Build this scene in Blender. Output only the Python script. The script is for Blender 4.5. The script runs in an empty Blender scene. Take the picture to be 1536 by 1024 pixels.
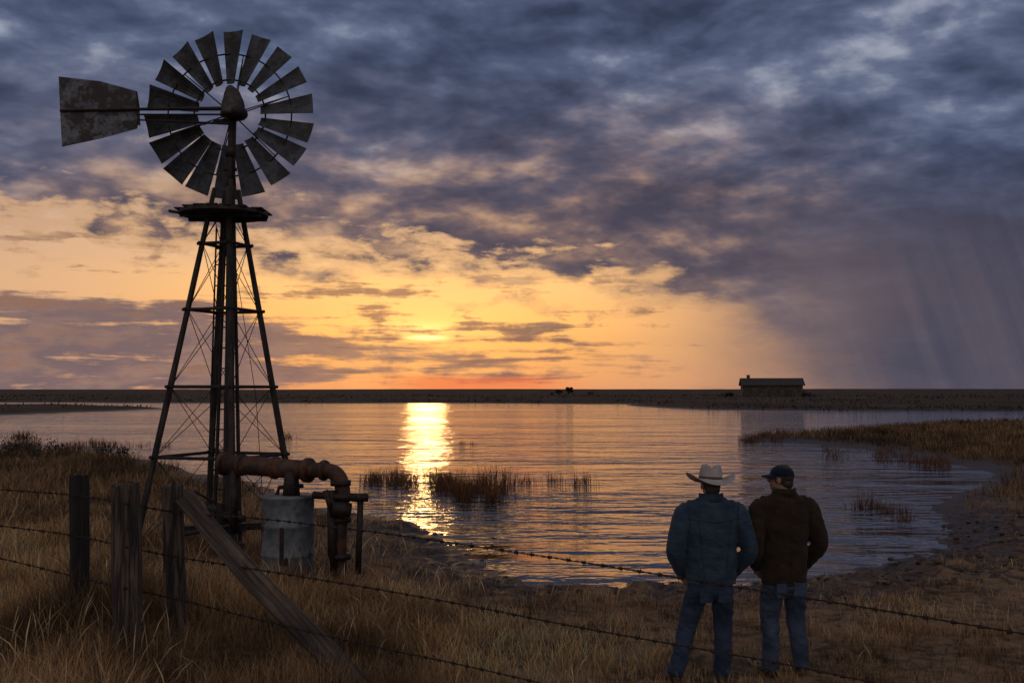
import bpy, math, random
import numpy as np
from mathutils import Vector, noise as mnoise, Matrix
random.seed(7); rng=np.random.default_rng(7)
S=bpy.context.scene
COL=S.collection
F=1493.33; TH=math.atan(73/F); CH=2.4; cT,sT=math.cos(TH),math.sin(TH)
# ---- pixel helpers
def P(u,v,Y):
    xc=u-768; zc=512-v; yy=F*cT-zc*sT; zz=F*sT+zc*cT; t=Y/yy
    return Vector((xc*t,Y,CH+zz*t))
def GP(u,v,z=-0.3):
    xc=u-768; zc=512-v; yy=F*cT-zc*sT; zz=F*sT+zc*cT; t=(z-CH)/zz
    return (xc*t,yy*t)
# ---- numpy noise
T=rng.random((256,256))
def vn(x,y):
    xi=np.floor(x).astype(int); yi=np.floor(y).astype(int); fx=x-xi; fy=y-yi
    fx=fx*fx*(3-2*fx); fy=fy*fy*(3-2*fy)
    a=T[xi%256,yi%256]; b=T[(xi+1)%256,yi%256]; c=T[xi%256,(yi+1)%256]; d=T[(xi+1)%256,(yi+1)%256]
    return (a*(1-fx)+b*fx)*(1-fy)+(c*(1-fx)+d*fx)*fy
def fbm(x,y,o=4):
    s=0;a=.5;n=0
    for i in range(o):
        s=s+a*vn(x+17.3*i,y+9.1*i); n+=a; a*=.5; x=x*2.03; y=y*2.03
    return s/n
def sig(t): return 1/(1+np.exp(-np.clip(t,-40,40)))
def sst(t,a,b):
    t=np.clip((t-a)/(b-a),0,1); return t*t*(3-2*t)
# ---- lake outline
lake=[(-1500,690),(-400,688),(0,684),(150,682),(240,690),(330,715),(430,748),(540,772),(640,788),(655,805),(700,835),(730,860),(790,873),(900,879),(1000,880),(1120,876),(1240,864),(1340,846),(1415,832),(1445,800),(1430,782),(1395,766),(1440,745),(1500,728),(1512,712),(1470,701),(1380,690),(1300,674),(1200,665),(1110,658),(1200,650),(1300,643),(1400,636),(1536,632),(1900,628),(2600,624),(2600,619.5),(1536,617.5),(1250,616.5),(1050,613.5),(930,608.5),(975,606),(700,604.5),(250,604.5),(60,603.5),(-500,603),(-1500,603)]
isl=[(-1500,612),(-400,609),(0,607.5),(100,607),(200,610),(258,613),(150,617),(0,622),(-400,627),(-1500,632)]
lakeW=np.array([GP(*p) for p in lake]); islW=np.array([GP(*p) for p in isl])
def sdist(poly,x,y):
    d=np.full(x.shape,1e9); ins=np.zeros(x.shape,bool); n=len(poly)
    for i in range(n):
        ax,ay=poly[i]; bx,by=poly[(i+1)%n]; ex,ey=bx-ax,by-ay
        t=np.clip(((x-ax)*ex+(y-ay)*ey)/(ex*ex+ey*ey),0,1)
        d=np.minimum(d,np.hypot(x-ax-t*ex,y-ay-t*ey))
        if by!=ay:
            c=((ay>y)!=(by>y))&(x<(bx-ax)*(y-ay)/(by-ay)+ax); ins^=c
    return np.where(ins,-d,d)
def landsd(x,y):
    r=np.hypot(x,y); w=np.clip(r*.02,.25,3)
    jx=x+w*(fbm(x/(w*4),y/(w*4),4)-.5)*3.2; jy=y+w*(fbm(x/(w*4)+50,y/(w*4)+31,4)-.5)*3.2
    a=sdist(lakeW,jx,jy); b=-sdist(islW,jx,jy)
    return np.maximum(a,b)
def height(x,y,sd=None):
    x=np.asarray(x,float); y=np.asarray(y,float)
    if sd is None: sd=landsd(x,y)
    base=np.where(sd>0,-.3+.3*(1-np.exp(-np.clip(sd,0,99)/2.3)),-.3+np.maximum(.10*sd,-1.2))
    lf=sst(sd,.3,3)
    h=base+.42*sig((-1.7-x)/.6)*sig((10.2-y)/.8)*sig((y+6)/1.)
    h+=lf*(.16*(fbm(x/2.2,y/2.2,3)-.5)+.07*(fbm(x*1.6,y*1.6,3)-.5))
    near=np.clip(1-np.hypot(x,y)/70,0,1)
    cl=np.abs(fbm(x*2.3+7,y*2.3,3)-.5)*2
    h+=near*np.exp(-((sd-1.)/1.5)**2)*(.26*cl-.035)*sst(sd,-1.2,0.3)
    h+=(.9+.8*fbm(x/30,y/30,3))*sst(sd,10,90)*sst(np.hypot(x,y),60,300)*.35
    r=np.hypot(x,y)
    h+=sst(r,350,1500)*(1.2+3.6*fbm(x/420+3,y/420,3))
    return h
def hz(x,y): return float(height(np.array([x]),np.array([y]))[0])

# ---- mesh utilities
class MB:
    def __init__(s): s.v=[]; s.f=[]
    def add(s,vs,fs):
        o=len(s.v); s.v+= [tuple(v) for v in vs]; s.f+=[tuple(i+o for i in f) for f in fs]
    def box(s,c,sx,sy,sz,R=None):
        c=Vector(c); vs=[]
        for dz in(-.5,.5):
            for dx,dy in((-.5,-.5),(.5,-.5),(.5,.5),(-.5,.5)):
                p=Vector((dx*sx,dy*sy,dz*sz)); 
                if R: p=R@p
                vs.append(c+p)
        s.add(vs,[(3,2,1,0),(4,5,6,7),(0,1,5,4),(1,2,6,5),(2,3,7,6),(3,0,4,7)])
    def tube(s,pts,rad,seg=10,sub=0,ref=Vector((1,0,0)),jit=0,cap=True):
        pts=[Vector(p) for p in pts]; rad=[(r,r) if not isinstance(r,(tuple,list)) else r for r in rad]
        if sub:
            np_,nr=[],[]
            for i in range(len(pts)-1):
                p0=pts[max(i-1,0)];p1=pts[i];p2=pts[i+1];p3=pts[min(i+2,len(pts)-1)]
                for k in range(sub):
                    t=k/sub
                    np_.append(.5*((2*p1)+(p2-p0)*t+(2*p0-5*p1+4*p2-p3)*t*t+(3*p1-p0-3*p2+p3)*t**3))
                    tt=t*t*(3-2*t); nr.append(tuple(rad[i][j]*(1-tt)+rad[i+1][j]*tt for j in(0,1)))
            np_.append(pts[-1]); nr.append(rad[-1]); pts,rad=np_,nr
        vs=[];fs=[];n=len(pts)
        for i,p in enumerate(pts):
            t=(pts[min(i+1,n-1)]-pts[max(i-1,0)]).normalized()
            r=ref if abs(t.dot(ref))<.95 else Vector((0,1,0))
            a=(r-t*r.dot(t)).normalized(); b=t.cross(a)
            for k in range(seg):
                an=2*math.pi*k/seg; j=1+random.uniform(-jit,jit)
                vs.append(p+a*math.cos(an)*rad[i][0]*j+b*math.sin(an)*rad[i][1]*j)
        for i in range(n-1):
            for k in range(seg):
                k2=(k+1)%seg; fs.append((i*seg+k,i*seg+k2,(i+1)*seg+k2,(i+1)*seg+k))
        if cap:
            fs.append(tuple(range(seg))[::-1]); fs.append(tuple((n-1)*seg+k for k in range(seg)))
        s.add(vs,fs)
    def ell(s,c,rx,ry,rz,R=None,seg=20,rings=12,warp=None):
        vs=[];fs=[];c=Vector(c)
        for i in range(rings+1):
            ph=math.pi*(.002+.996*i/rings)
            for k in range(seg):
                th=2*math.pi*k/seg
                p=Vector((rx*math.sin(ph)*math.cos(th),ry*math.sin(ph)*math.sin(th),rz*math.cos(ph)))
                if R:p=R@p
                vs.append(c+p)
        for i in range(rings):
            for k in range(seg):
                k2=(k+1)%seg; fs.append((i*seg+k,(i+1)*seg+k,(i+1)*seg+k2,i*seg+k2))
        fs.append(tuple(range(seg))); fs.append(tuple(rings*seg+k for k in range(seg))[::-1])
        s.add(vs,fs)
    def obj(s,name,mat,parent=None,smooth=False,bevel=0):
        me=bpy.data.meshes.new(name); me.from_pydata(s.v,[],s.f); me.update()
        return mkobj(name,me,mat,parent,smooth,bevel)
def mkobj(name,me,mat,parent=None,smooth=False,bevel=0):
    if mat: me.materials.append(mat)
    o=bpy.data.objects.new(name,me); COL.objects.link(o)
    if smooth: me.polygons.foreach_set('use_smooth',[True]*len(me.polygons))
    if parent: o.parent=parent
    if bevel:
        b=o.modifiers.new('b','BEVEL'); b.width=bevel; b.segments=2
    return o
def empty(name,loc=(0,0,0),rz=0):
    e=bpy.data.objects.new(name,None); e.location=loc; e.rotation_euler=(0,0,rz); COL.objects.link(e); return e
def remesh(mb,name,mat,parent,vox=.012,sm=6,folds=0,fs=9,loc=None):
    me=bpy.data.meshes.new('tmp'); me.from_pydata(mb.v,[],mb.f); me.update()
    o=bpy.data.objects.new('tmp',me); COL.objects.link(o)
    r=o.modifiers.new('r','REMESH'); r.mode='VOXEL'; r.voxel_size=vox
    s=o.modifiers.new('s','SMOOTH'); s.factor=.5; s.iterations=sm
    dg=bpy.context.evaluated_depsgraph_get(); dg.update()
    m2=bpy.data.meshes.new_from_object(o.evaluated_get(dg)); bpy.data.objects.remove(o)
    if folds:
        nor=[v.normal.copy() for v in m2.vertices]
        for v,n in zip(m2.vertices,nor):
            p=v.co
            q=Vector((p.x*fs*.8+3,p.y*fs*.8,p.z*fs*1.5+p.x*fs*.9))
            a=mnoise.noise(q); b=mnoise.noise(q*2.1+Vector((5,2,1)))
            v.co=p+n*folds*((1-abs(a)*2.4)*.8+b*.35-.3)
    m2.name=name
    m2.materials.clear()
    return mkobj(name,m2,mat,parent,True)

# ---- node helper
class X:
    nt=None
    def __init__(s,k): s.k=k
    def __add__(s,o): return M('ADD',s,o)
    def __radd__(s,o): return M('ADD',o,s)
    def __sub__(s,o): return M('SUBTRACT',s,o)
    def __rsub__(s,o): return M('SUBTRACT',o,s)
    def __mul__(s,o): return M('MULTIPLY',s,o)
    def __rmul__(s,o): return M('MULTIPLY',o,s)
    def __truediv__(s,o): return M('DIVIDE',s,o)
def put(sock,v):
    if isinstance(v,X): X.nt.links.new(v.k,sock)
    elif isinstance(v,tuple) and len(v)==3 and sock.type=='RGBA': sock.default_value=(*v,1)
    else: sock.default_value=v
def M(op,*a,clamp=False):
    n=X.nt.nodes.new('ShaderNodeMath'); n.operation=op; n.use_clamp=clamp
    for i,v in enumerate(a): put(n.inputs[i],v)
    return X(n.outputs[0])
def SS(x,a,b):
    n=X.nt.nodes.new('ShaderNodeMapRange'); n.interpolation_type='SMOOTHSTEP'
    put(n.inputs[0],x); n.inputs[1].default_value=a; n.inputs[2].default_value=b
    return X(n.outputs[0])
def MX(f,a,b,mode='MIX'):
    n=X.nt.nodes.new('ShaderNodeMix'); n.data_type='RGBA'; n.blend_type=mode
    put(n.inputs[0],f); put(n.inputs[6],a); put(n.inputs[7],b); return X(n.outputs[2])
def VEC(x,y,z=0.0):
    n=X.nt.nodes.new('ShaderNodeCombineXYZ'); put(n.inputs[0],x);put(n.inputs[1],y);put(n.inputs[2],z); return X(n.outputs[0])
def NZ(vec,scale,detail=6,rough=.55,dist=0.0,color=False):
    n=X.nt.nodes.new('ShaderNodeTexNoise'); 
    if vec is not None: put(n.inputs['Vector'],vec)
    n.inputs['Scale'].default_value=scale;n.inputs['Detail'].default_value=detail;n.inputs['Roughness'].default_value=rough;n.inputs['Distortion'].default_value=dist
    return X(n.outputs[1 if color else 0])
def RAMP(f,stops):
    n=X.nt.nodes.new('ShaderNodeValToRGB'); put(n.inputs[0],f); e=n.color_ramp.elements
    while len(e)<len(stops): e.new(.5)
    for el,(p,c) in zip(e,stops):
        el.position=p; el.color=(*c,1) if isinstance(c,tuple) else (c,c,c,1)
    return X(n.outputs[0])
def SEP(v):
    n=X.nt.nodes.new('ShaderNodeSeparateXYZ'); put(n.inputs[0],v); return [X(o) for o in n.outputs]
def material(name):
    m=bpy.data.materials.new(name); m.use_nodes=True; X.nt=m.node_tree
    b=m.node_tree.nodes['Principled BSDF']; return m,b
def coord(kind='Object'):
    n=X.nt.nodes.new('ShaderNodeTexCoord'); return X(n.outputs[kind])
def POS():
    n=X.nt.nodes.new('ShaderNodeNewGeometry'); return X(n.outputs['Position'])
def BUMP(h,strength,dist):
    n=X.nt.nodes.new('ShaderNodeBump'); put(n.inputs['Height'],h); n.inputs['Strength'].default_value=strength; n.inputs['Distance'].default_value=dist
    return X(n.outputs[0])
def scaled(v,s):
    n=X.nt.nodes.new('ShaderNodeMapping'); put(n.inputs[0],v); n.inputs['Scale'].default_value=s; return X(n.outputs[0])
def simple(name,c1,c2,scale=8,rough=.8,metal=0,bump=.3,bd=.01,sc=(1,1,1),lo=.38,hi=.62,detail=6):
    m,b=material(name); v=scaled(coord(),sc); n=NZ(v,scale,detail,.6)
    put(b.inputs['Base Color'],MX(SS(n,lo,hi),c1,c2)); b.inputs['Roughness'].default_value=rough; b.inputs['Metallic'].default_value=metal
    put(b.inputs['Normal'],BUMP(NZ(v,scale*2.2,8,.65),bump,bd)); return m

# =============== WORLD / SKY
w=bpy.data.worlds.new("World"); S.world=w; w.use_nodes=True; X.nt=w.node_tree
bg=w.node_tree.nodes['Background']
dx,dy,dz=SEP(coord('Generated'))
A=M('ARCTAN2',dx,dy)*57.2958; E=M('ARCSINE',dz)*57.2958
zc=M('MAXIMUM',dz,0.0)+.14
n1=NZ(VEC(dx/zc*1.2,dy/zc*1.1,0.0),1.5,8,.60,.1)
nb_=NZ(VEC(A*.045,E*.10,2.0),1.25,4,.5,.1)
n2=NZ(VEC(A*.05,E*.20,0.0),1.9,8,.60,.15)
n3=NZ(VEC(A*.055,E*.75,4.0),1.4,8,.62,.15)
n4=NZ(VEC(A*.17,E*.42,9.0),1.9,7,.62,.2)
cA=A*.075+E*.035; cE=E*.165-A*.012
n5=NZ(VEC(cA,cE,5.0),1.7,9,.61,.15)
n5o=NZ(VEC(cA,cE-.15,5.0),1.7,4,.54,.12)
n5c=NZ(VEC(cA,cE,5.0),1.7,4,.54,.12)
rel=n5c-n5o
t=(A+30)/60
E0=SEP(RAMP(t,[(0,.65),(.2,.66),(.33,.61),(.5,.555),(.62,.505),(.70,.44),(.80,.27),(1,.05)]))[0]*20-5
Ec=M('MINIMUM',E,30.0)
rside=SS(A,3,15)
D=SS(((n2-.5)*13+(n4-.5)*9.5)*(1-rside*.6)+Ec-E0,-1.3,2.1)
glow=RAMP(E/20,[(0,(.42,.19,.13)),(.06,(.50,.23,.12)),(.13,(.72,.33,.11)),(.20,(.92,.43,.13)),(.30,(.94,.49,.18)),(.38,(.80,.46,.23)),(.52,(.60,.42,.30)),(.72,(.36,.37,.46)),(1,(.28,.32,.44))])
glow.k.node.color_ramp.interpolation='EASE'
dA=M('ABSOLUTE',A+4.9)
glow=MX(SS(dA,5,24)*.75,glow,(.58,.35,.235))
glow=MX(SS(A,3,15)*.7,glow,(.41,.215,.14))
sk=w.node_tree.nodes.new('ShaderNodeTexSky'); sk.sky_type='NISHITA'; sk.sun_disc=False
sk.sun_elevation=math.radians(3.2); sk.sun_rotation=math.radians(-4.9)
glow=MX(.010,glow,X(sk.outputs[0]),'ADD')
tone=(n1-.5)*.48+(nb_-.5)*.80+(n5-.5)*.80+rel*.62+.505
dk=RAMP(tone,[(.28,(.034,.045,.085)),(.41,(.054,.071,.128)),(.54,(.082,.104,.180)),(.66,(.130,.158,.250)),(.82,(.32,.35,.44))])
warm=(1-SS(E,7,19))*(1-SS(M('ABSOLUTE',A+6),11,31))
wt=(n4-.5)*.40+(n2-.5)*.45+(n5-.5)*.50+rel*1.0+.51
dkw=RAMP(wt,[(.32,(.078,.066,.094)),(.46,(.130,.096,.112)),(.56,(.225,.145,.130)),(.66,(.45,.265,.165)),(.78,(.72,.43,.22))])
deck=MX(warm*.95,dk,dkw)
deck=MX((1-SS(E,3,14))*SS(A,8,20)*.68,deck,(.066,.062,.096))
lf=1-SS(A,-17,-6)
Kl=M('MINIMUM',(5.2-E)*.8,1.0)
Kc=.38-M('ABSOLUTE',E-1.9)*.50-SS(A,7,13)*.5
K=Kl*lf+Kc*(1-lf)
L=SS((n3-.5)*5.5+(n4-.5)*2.6+K,-.15,.7)
bankc=MX(1-lf,(.150,.108,.128),(.27,.14,.105))
bankc=MX(SS(n4*.6+n3*.4+rel*.5,.42,.64)*.5,bankc,(.46,.26,.175))
col=MX(L*.92,glow,bankc)
st=SS((n3-.5)*7+(n4-.5)*4.5-M('ABSOLUTE',E-5.0)*.16,.0,.8)
col=MX(st*.8*(1-SS(A,9,16)),col,(.27,.145,.10))
rim=D*(1-D)*4
deck=MX(rim*(1-SS(E,9,16))*(1-SS(A,8,16))*.65,deck,(.76,.43,.19))
col=MX(D,col,deck)
rain=SS(A+(nb_-.5)*14+(n5-.5)*5,8.5,22)*(1-SS(E,4,13))
streak=NZ(VEC(A*.55+E*.16,E*.035,12.0),1.3,4,.55)
rainc=MX(SS(A+(nb_-.5)*8,12,24),(.24,.155,.132),(.070,.065,.096))
rainc=MX((SS(streak,.35,.68))*.35,rainc,(.165,.125,.14))
col=MX(rain*.86,col,rainc)
red=(1-SS(M('ABSOLUTE',E-.45+(n3-.5)*1.0),.2,.6))*(1-SS(M('ABSOLUTE',A+2),2,7))
col=MX(red*.7,col,(.88,.19,.065))
def gauss(a0,e0,sa,se):
    xx=(A-a0)/sa; ee=(E-e0)/se; return M('EXPONENT',0-(xx*xx+ee*ee))
hal=gauss(-4.9,3.8,5,1.6)*(1-D*.8)*(1-st*.5)
col=MX(hal*.24,col,(1.0,.52,.14),'ADD')
core=gauss(-4.9,3.0,1.0,.13)*(1-st*.35)*SS(n3,.36,.56)
col=MX(core,col,(1.6,1.0,.38),'ADD')
core2=gauss(-5.0,3.55,1.7,.35)*(1-st*.7)
col=MX(core2*.35,col,(1.0,.62,.22),'ADD')
col=MX(SS(E,22,45),col,(.17,.175,.22))
col=MX(SS(0-dy,-.1,.6),col,(.43,.385,.40))  # unseen sky behind the camera, brightened as added fill for grass and men
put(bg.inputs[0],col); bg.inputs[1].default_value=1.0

# sun
sl=bpy.data.lights.new('sun','SUN'); sl.energy=.05; sl.angle=math.radians(2.2); sl.color=(1,.56,.20)
so=bpy.data.objects.new('sun',sl); COL.objects.link(so)
az=math.radians(-4.9); el=math.radians(3.3)
sd_=Vector((math.sin(az)*math.cos(el),math.cos(az)*math.cos(el),math.sin(el)))
so.rotation_euler=sd_.to_track_quat('Z','Y').to_euler(); so.location=(0,0,20)

# =============== GROUND
n=640; tt=np.linspace(-1,1,n); a=4.0; k=math.asinh(3000/a)
xs=a*np.sinh(k*tt); ys=11+a*np.sinh(k*tt)
Xg,Yg=np.meshgrid(xs,ys); Hg=height(Xg,Yg)
co=np.stack([Xg,Yg,Hg],-1).reshape(-1,3).astype(np.float32)
idx=np.arange(n*n).reshape(n,n)
fc=np.stack([idx[:-1,:-1],idx[:-1,1:],idx[1:,1:],idx[1:,:-1]],-1).reshape(-1)
def npmesh(name,co,loops,per):
    me=bpy.data.meshes.new(name); me.vertices.add(len(co)); me.vertices.foreach_set('co',co.ravel())
    nf=len(loops)//per if isinstance(per,int) else len(per)
    me.loops.add(len(loops)); me.loops.foreach_set('vertex_index',loops.astype(np.int32))
    me.polygons.add(nf)
    if isinstance(per,int): ls=np.arange(nf)*per
    else: ls=np.concatenate([[0],np.cumsum(per)[:-1]])
    me.polygons.foreach_set('loop_start',ls.astype(np.int32))
    me.update(calc_edges=True); me.validate(); return me
gm,b=material('ground_soil'); p=POS(); px,py,pz=SEP(p)
na=NZ(p,.9,6,.6); nb=NZ(p,7,7,.65)
dirt=MX(SS(nb,.38,.62),(.055,.035,.021),(.22,.135,.073))
dirt=MX(SS(na,.42,.6)*.6,dirt,(.29,.18,.095))
wet=1-SS(pz+(nb-.5)*.12+(na-.5)*.12,-.24,-.04)
dirt=MX(wet,dirt,MX(SS(nb,.4,.6),(.014,.009,.006),(.070,.040,.023)))
dist=M('SQRT',px*px+py*py)
far=MX(SS(NZ(scaled(p,(1,.35,1)),.06,7,.65),.35,.65),(.024,.016,.010),(.062,.040,.022))
dirt=MX(SS(dist,22,60),dirt,far)
put(b.inputs['Base Color'],dirt); put(b.inputs['Roughness'],1-wet*.55); b.inputs['Specular IOR Level'].default_value=.25
put(b.inputs['Normal'],BUMP(NZ(p,9,8,.7),.9,.06))
g=mkobj('ground',npmesh('ground',co,fc,4),gm,None,True)

# =============== WATER
wm,b=material('lake_water'); p=POS(); px,py,pz=SEP(p)
wv=NZ(VEC(px*1.0+py*.12,py*2.4),1.3,2,.5,.4); wv2=NZ(VEC(px*.40,py*.95,3.0),.80,2,.55,.5)
wv4=NZ(VEC(px*.14,py*.32,7.0),.8,2,.5,.5); wv3=NZ(VEC(px*1.1,py*2.2),4.2,1,.5,.2)
calm=SS(NZ(VEC(px*.03,py*.06),1,3,.5),.33,.58)*.55+.45
b.inputs['Base Color'].default_value=(.026,.028,.036,1); b.inputs['Roughness'].default_value=.07; b.inputs['IOR'].default_value=1.85
put(b.inputs['Normal'],BUMP((wv*.075+wv2*.25+wv4*.48+wv3*.010)*calm,1.0,1.0))
mb=MB(); mb.add([(-900,6,-.3),(900,6,-.3),(900,300,-.3),(-900,300,-.3)],[(0,1,2,3)])
mb.obj('lake_water',wm)

# =============== GRASS (one mesh)
def leafmat(name,tr=.35):
    m=bpy.data.materials.new(name); m.use_nodes=True; X.nt=m.node_tree; nt=m.node_tree
    b=nt.nodes['Principled BSDF']; at=nt.nodes.new('ShaderNodeAttribute'); at.attribute_name='Col'
    put(b.inputs['Base Color'],X(at.outputs['Color'])); b.inputs['Roughness'].default_value=.7; b.inputs['Specular IOR Level'].default_value=.2
    tl=nt.nodes.new('ShaderNodeBsdfTranslucent'); put(tl.inputs[0],X(at.outputs['Color']))
    mx=nt.nodes.new('ShaderNodeMixShader'); mx.inputs[0].default_value=tr
    nt.links.new(b.outputs[0],mx.inputs[1]); nt.links.new(tl.outputs[0],mx.inputs[2])
    nt.links.new(mx.outputs[0],nt.nodes['Material Output'].inputs[0]); return m
def blades(name,x,y,z,h,wd,lean,colr,mat,seed=False):
    N=len(x); th=rng.random(N)*2*np.pi; fa=rng.random(N)*np.pi
    lv=np.array([0,.35,.7,1.]); ww=np.array([1,.85,.5,0]) if not seed else np.array([.5,.5,1.6,0])
    rows=[]
    for l,wf in zip(lv,ww):
        off=lean*h*l**2; cx=x+np.cos(th)*off; cy=y+np.sin(th)*off; cz=z+h*l*(1-.35*lean*l)
        hw=wd*wf*.5
        if l<1:
            rows.append(np.stack([cx-np.cos(fa)*hw,cy-np.sin(fa)*hw,cz],-1)); rows.append(np.stack([cx+np.cos(fa)*hw,cy+np.sin(fa)*hw,cz],-1))
        else: rows.append(np.stack([cx,cy,cz],-1))
    co=np.stack(rows,1).reshape(-1,3).astype(np.float32)
    base=(np.arange(N)*7)[:,None]
    loops=(base+np.array([0,1,3,2, 2,3,5,4, 4,5,6])[None]).ravel()
    per=np.tile([4,4,3],N)
    me=npmesh(name,co,loops,per)
    ca=me.color_attributes.new('Col','FLOAT_COLOR','POINT')
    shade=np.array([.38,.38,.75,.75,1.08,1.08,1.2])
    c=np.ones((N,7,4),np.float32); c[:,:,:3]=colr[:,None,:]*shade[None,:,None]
    ca.data.foreach_set('color',c.ravel())
    return mkobj(name,me,mat,None,False)
gmat=leafmat('dry_grass_blades')
N=370000; y0,y1=5.3,75
Y=y0*np.exp(rng.random(N)*math.log(y1/y0)); Xr=(rng.random(N)*2-1)*(.66*Y+1.2)
sd=landsd(Xr,Y)
cl=fbm(Xr*1.1,Y*1.1,3); cf=fbm(Xr*4+9,Y*4,2)
left=sig((-.2-Xr+ (fbm(Xr*.5,Y*.5,2)-.5)*3)/.8)*sst(sd,.5,3)
farR=sst(Y,19,26)
rightmud=sst(Xr,2.5,5)*(1-farR)
dens=np.where(sd>0,1,0)*sst(sd+(cl-.5)*3.2-rightmud*.6,.4,1.9+1.4*(1-farR))
dens*=np.clip(left*.85+farR+ .20+ 1.0*sst(cf,.42,.62)*sst(cl,.35,.6),0,1)
keep=rng.random(N)<dens
x,y,sdk,cl,cf,left,farR=[q_[keep] for q_ in (Xr,Y,sd,cl,cf,left,farR)]
N=len(x)
z=height(x,y,sdk)-.01
h=(.06+.14*cf)+left*(.10+.36*sst(cl,.35,.7))*(.55+.45*sig((-1.2-x)/.8))*(1-.45*sst(y,8.5,11))+farR*.20*(.6+cl)*(1-left*.5)
h*=.5+.9*rng.random(N); 
h*=np.where(y<6.8,.75,1)
wd=np.maximum(.0042,y*.00056)*(.6+.8*rng.random(N))
lean=.15+.8*rng.random(N)**1.5
pal=np.array([[.60,.36,.16],[.43,.25,.11],[.22,.135,.072],[.74,.50,.26],[.08,.054,.034],[.50,.24,.085]])
ci=rng.choice(6,N,p=[.27,.23,.18,.13,.12,.07])
patchc=fbm(x*.8+4,y*.8,3); big=fbm(x*.35+40,y*.35,2)
colr=pal[ci]*(.32+1.2*sst(patchc,.28,.72))[:,None]*(.75+.4*rng.random(N))[:,None]*(.70+.6*big)[:,None]
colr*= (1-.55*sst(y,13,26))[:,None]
colr=np.clip(colr,0,.68)
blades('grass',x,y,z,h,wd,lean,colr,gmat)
Ns=9000; ysk=5.6*np.exp(rng.random(Ns)*math.log(30/5.6)); xsk=(rng.random(Ns)*2-1)*(.66*ysk+1)
sds=landsd(xsk,ysk); lf_=sig((-.3-xsk)/1.)
k_=(sds>1)&(rng.random(Ns)<(.12+.88*lf_)*sst(fbm(xsk*.9,ysk*.9,3),.35,.6)); xsk,ysk=xsk[k_],ysk[k_]; n_=len(xsk)
cs=np.array([[.66,.45,.25]])*(.35+.75*rng.random(n_))[:,None]*(1-.5*sst(ysk,13,26))[:,None]
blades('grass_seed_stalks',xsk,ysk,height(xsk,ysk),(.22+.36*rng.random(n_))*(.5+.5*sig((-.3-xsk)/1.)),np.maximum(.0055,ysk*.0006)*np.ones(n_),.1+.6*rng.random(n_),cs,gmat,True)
Nf=26000; yf=75*np.exp(rng.random(Nf)*math.log(420/75)); xf=(rng.random(Nf)*2-1)*.72*yf
sdf=landsd(xf,yf); pf=fbm(xf/14,yf/28,3); k_=(sdf>.3)&(rng.random(Nf)<np.where(sdf<14,1,.35)*sst(pf,.3,.6)); xf,yf=xf[k_],yf[k_]; n_=len(xf)
cs=np.array([[.058,.038,.019]])*(.4+.9*rng.random(n_))[:,None]
blades('bank_tussocks',xf,yf,height(xf,yf),(.2+.3*rng.random(n_))*(yf/110)**.2,yf*.0012*(.5+rng.random(n_)),.2+.5*rng.random(n_),cs,gmat)

# =============== REEDS
rm=leafmat('reed_blades',.3)
rx,ry,rh=[],[],[]
def patch(u0,u1,v0,v1,nn,hh,thin=False):
    nc=max(2,int((u1-u0)/9)); cs_=[(random.uniform(0,1),random.uniform(0,1),random.uniform(.45,1.25),random.uniform(.2,1.)) for _ in range(nc)]
    wts=np.array([c[3] for c in cs_]); wts/=wts.sum()
    for i in range(nn):
        c=cs_[rng.choice(nc,p=wts)]
        uc=u0+(u1-u0)*c[0]+rng.normal()*(7 if not thin else 4); vv=v0+(v1-v0)*(c[1]+rng.normal()*.2)
        X0,Y0=GP(uc,vv); rx.append(X0);ry.append(Y0);rh.append(hh*c[2]*(.35+.85*rng.random()))
patch(548,650,717,732,1000,.52); patch(652,775,718,742,1500,.56); patch(665,745,733,755,850,.62)
patch(775,812,722,728,90,.36); patch(824,838,718,724,60,.38); patch(862,888,722,730,100,.40)
patch(690,712,664,667,40,.35,True)
patch(10,120,668,684,700,.55); patch(120,250,664,672,400,.4); patch(0,60,652,660,200,.5); patch(430,445,654,658,40,.5,True)
patch(1278,1345,757,768,300,.46); patch(1350,1395,768,782,200,.2); patch(1112,1260,655,664,1100,.45); patch(1240,1400,664,690,900,.4)
patch(1150,1400,647,655,700,.45); patch(1360,1460,690,706,600,.4)
patch(530,790,712,762,260,.24)
rx,ry,rh=map(np.array,(rx,ry,rh)); n_=len(rx)
cs=np.array([[.16,.072,.030]])*(.25+1.2*rng.random(n_))[:,None]
blades('reeds',rx,ry,np.full(n_,-.36),rh+.06,np.maximum(.006,ry*.00048)*(.6+.8*rng.random(n_)),.1+.9*rng.random(n_)**2,cs,rm)

# shore mud clods as one object
mb=MB()
for i in range(900):
    u=random.choice([random.uniform(1330,1600),random.uniform(1200,1560),random.uniform(640,1250)]); 
    v=(random.uniform(770,890) if u>1330 else random.uniform(850,905)) if u>730 else random.uniform(790,850)
    X0,Y0=GP(u,v,-.22); s_=landsd(np.array([X0]),np.array([Y0]))[0]
    if s_<-.35 or s_>2.6: continue
    r=random.uniform(.010,.038)*(1.4 if u>1330 else 1)
    z0=max(hz(X0,Y0),-.32)
    o=len(mb.v); mb.ell((X0,Y0,z0-r*.15),r*random.uniform(.9,2.1),r*random.uniform(.8,1.4),r*.55,seg=8,rings=5)
    for j in range(o,len(mb.v)):
        vv=Vector(mb.v[j]); mb.v[j]=tuple(vv+Vector(mnoise.noise_vector(vv*22))*r*.7)
mb.obj('shore_mud_clods',simple('mud_clod',(.016,.010,.006),(.068,.040,.023),20,.7),None,True)

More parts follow.
